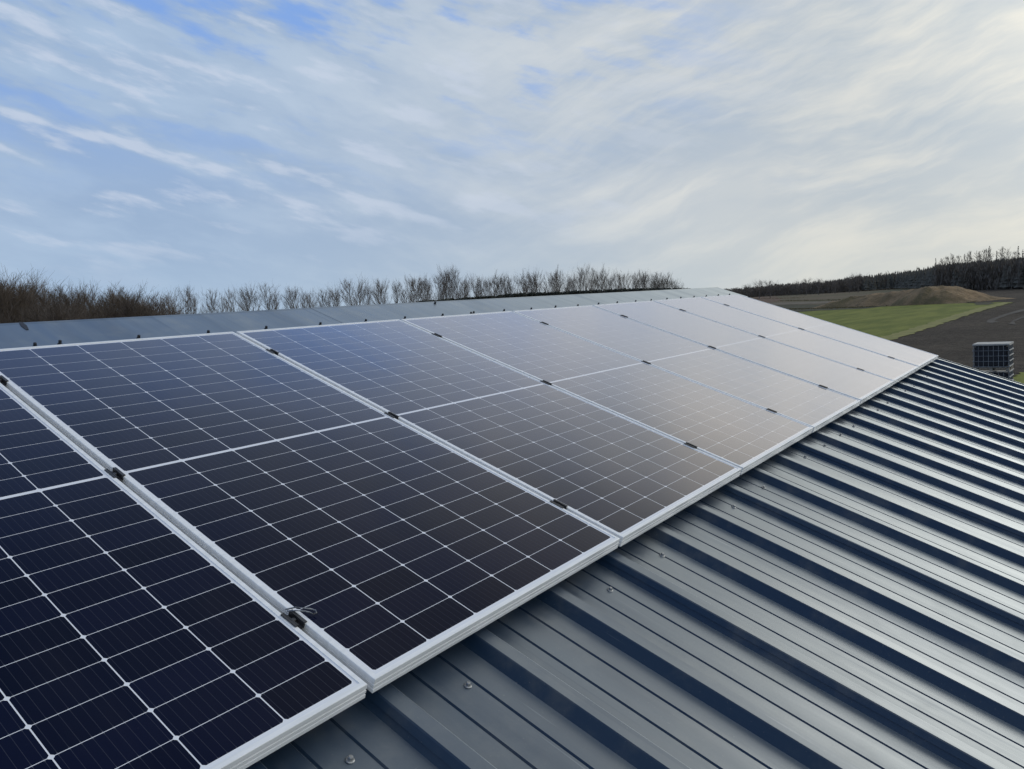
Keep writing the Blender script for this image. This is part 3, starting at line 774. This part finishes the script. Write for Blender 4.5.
# a second, thinner line behind the right part
for i in range(15):
    px = 416 + i * 17.5 + rt.uniform(-4, 4)
    place(PRO[i % 3], px, 276 - (px > 540) * 2 + rt.uniform(-3, 5) + max(0, (px - 655) * .35), 190 * rt.uniform(.97, 1.05), 'bare tree in the close-set right part of the row, above the middle panels', 'tree', 'trees in the close-set right part of the row', rt, wide=.7)
# clipped dark hedge in front of the row
def hedge():
    from mathutils import noise as mn
    D = 128.0; xs = list(range(421, 690, 4)); vs, fs = [], []
    rnd = random.Random(3)
    tops = []
    for px in xs:
        py = 301.5 - (px - 421) * (6.6 / 88) if px < 509 else 294.3 - (px - 509) * 0.042
        py = max(py, 289)
        tops.append(height_at(px, py, D))
    # leaf-clump faces filling a long box
    for px, tz in zip(xs, tops):
        for k in range(420):
            p = at(px + rnd.uniform(-2.2, 2.2), D + rnd.uniform(-1.0, 1.0)); z = tz * rnd.random() ** .7 + rnd.uniform(-.08, .05)
            d1 = Vector((rnd.uniform(-1, 1), rnd.uniform(-1, 1), rnd.uniform(-1, 1))).normalized() * rnd.uniform(.18, .36)
            d2 = d1.orthogonal().normalized() * rnd.uniform(.18, .36)
            c = Vector((p.x, p.y, z)); b0 = len(vs)
            vs.extend([tuple(c - d1), tuple(c + d2), tuple(c + d1), tuple(c - d2)]); fs.append((b0, b0 + 1, b0 + 2, b0 + 3))
    o = mesh_obj('dark_hedge', vs, fs, M_hedge)
    tag(o, 'long dark clipped hedge in front of the tree row, just showing above the ridge', 'hedge')
hedge()
# solitary bare trees far off, right of the roof end
for px, py, D in ((748, 283.5, 520), (759, 278.5, 500), (770, 279.5, 520), (797, 280, 540), (806, 277.5, 520), (818, 278, 500), (835, 278.5, 520), (849, 275.5, 500), (858, 272.5, 500)):
    place(P_wide[int(px) % 2], px, py, D, 'small round-crowned bare tree on the skyline beyond the far roof end', 'tree', 'bare trees on the skyline beyond the roof end', rt, wide=1.25)

# ------------------------------------------------------------------ the far wood
def conifer(vs, fs, p, H, r, rnd, tiers=6, n=7):
    for t in range(tiers):
        f = t / tiers; z0 = H * (.08 + .86 * f); z1 = min(H, z0 + H * .30)
        rr = r * (1 - f) ** .8 + .12; b0 = len(vs); a0 = rnd.uniform(0, 6)
        for k in range(n):
            a = a0 + 2 * math.pi * k / n; q = rr * rnd.uniform(.6, 1.15)
            vs.append((p.x + math.cos(a) * q, p.y + math.sin(a) * q, z0 + rnd.uniform(-.04, .04) * H))
        vs.append((p.x + rnd.uniform(-.1, .1), p.y + rnd.uniform(-.1, .1), z1))
        for k in range(n): fs.append((b0 + k, b0 + (k + 1) % n, b0 + n))
def shaggy(vs, fs, p, H, r, rnd, n=70, base=.0):
    for k in range(n):
        u = rnd.random(); z = H * (base + (1 - base) * u ** .8); a = rnd.uniform(0, 6.283); q = r * math.sqrt(rnd.random()) * (1.05 - .55 * u)
        c = Vector((p.x + math.cos(a) * q, p.y + math.sin(a) * q, z))
        d1 = Vector((rnd.uniform(-.4, .4), rnd.uniform(-.4, .4), 1)).normalized() * rnd.uniform(.5, 1.5); d2 = Vector((rnd.uniform(-1, 1), rnd.uniform(-1, 1), rnd.uniform(-.3, .3))).normalized() * rnd.uniform(.06, .3)
        b0 = len(vs); vs.extend([tuple(c - d1), tuple(c + d2), tuple(c + d1), tuple(c - d2)]); fs.append((b0, b0 + 1, b0 + 2, b0 + 3))
def interp(tab, x):
    for (a, b), (c, d) in zip(tab, tab[1:]):
        if x <= c: return b + (d - b) * max(0, (x - a)) / (c - a)
    return tab[-1][1]
EDGE = [(700, 720), (760, 700), (830, 575), (898, 555), (940, 345), (957, 312), (1024, 272), (1150, 240)]
TOP = [(700, 291), (745, 288), (775, 284.5), (800, 283.5), (830, 281), (850, 277.5), (865, 275), (885, 273), (905, 270.5), (925, 268.2), (935, 266), (960, 264), (1000, 261), (1024, 259), (1150, 252)]
rw = random.Random(8)
pv, pfc, bv2, bf2 = [], [], [], []
for row in range(7):
    px = 722.0
    while px < 1120:
        D = interp(EDGE, px) + row * 9 + rw.uniform(-4, 4)
        H = height_at(px, interp(TOP, px) + rw.uniform(-1.0, 2.2) + (6 - row) * .25, D)
        p = at(px, D)
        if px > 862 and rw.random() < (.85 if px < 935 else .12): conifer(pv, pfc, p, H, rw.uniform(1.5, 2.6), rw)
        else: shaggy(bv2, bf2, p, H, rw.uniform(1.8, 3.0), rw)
        px += rw.uniform(1.0, 2.4) * (1.0 if px > 900 else 1.25)
nf = len(pfc); off = len(pv)
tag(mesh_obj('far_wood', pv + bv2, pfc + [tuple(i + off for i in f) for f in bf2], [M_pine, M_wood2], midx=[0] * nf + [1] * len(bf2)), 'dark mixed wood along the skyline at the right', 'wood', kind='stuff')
# single trees standing above the wood
def pine_proto(seed):
    rnd = random.Random(seed); o = empty('pine_tree')
    tv, tf = [], []; limb(tv, tf, Vector((0, 0, 0)), Vector((0, 0, 1)), 9.6, .14, .03, 8, rnd, .02, 5)
    mesh_obj('trunk', [tuple(v) for v in tv], tf, M_bark, o)
    vs, fs = [], []
    for t in range(26):
        z = 4.2 + 5.6 * t / 25; rr = (.95 - .8 * t / 25) * rnd.uniform(.6, 1.15)
        for k in range(6):
            a = rnd.uniform(0, 6.28); c = Vector((0, 0, z)); e = Vector((math.cos(a) * rr, math.sin(a) * rr, z + rnd.uniform(-.25, .15)))
            s = Vector((-math.sin(a), math.cos(a), rnd.uniform(-.4, .4))) * .16
            b0 = len(vs); vs.extend([tuple(c), tuple(c.lerp(e, .6) + s), tuple(e), tuple(c.lerp(e, .6) - s)]); fs.append((b0, b0 + 1, b0 + 2, b0 + 3))
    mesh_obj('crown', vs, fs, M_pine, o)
    return o, 9.8
P_pine = [pine_proto(s) for s in (31, 32)]
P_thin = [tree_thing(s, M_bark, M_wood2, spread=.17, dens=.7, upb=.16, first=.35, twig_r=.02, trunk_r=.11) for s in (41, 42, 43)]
SKY = [(936, 260, 0), (940, 259, 1), (945, 257, 1), (950, 258, 1), (955, 254, 1), (959, 256, 1), (965, 256, 0), (967, 252, 1), (971, 254, 0), (978, 252, 1), (980, 255, 0), (984, 250, 1), (987, 250, 1), (990, 248.5, 0), (997, 253, 0), (1003, 248, 1), (1006, 249, 1), (1013, 252, 1), (1018.5, 248.5, 0), (1023, 252, 0), (1030, 249, 1)]
for i, (px, py, k) in enumerate(SKY):
    D = interp(EDGE, px) + rt.uniform(2, 30)
    lb, ct, gr = (('thin bare tree standing above the dark wood at the right', 'tree', 'thin bare trees above the wood') if k else ('dark pointed pine standing above the wood at the right', 'tree', 'pines above the wood'))
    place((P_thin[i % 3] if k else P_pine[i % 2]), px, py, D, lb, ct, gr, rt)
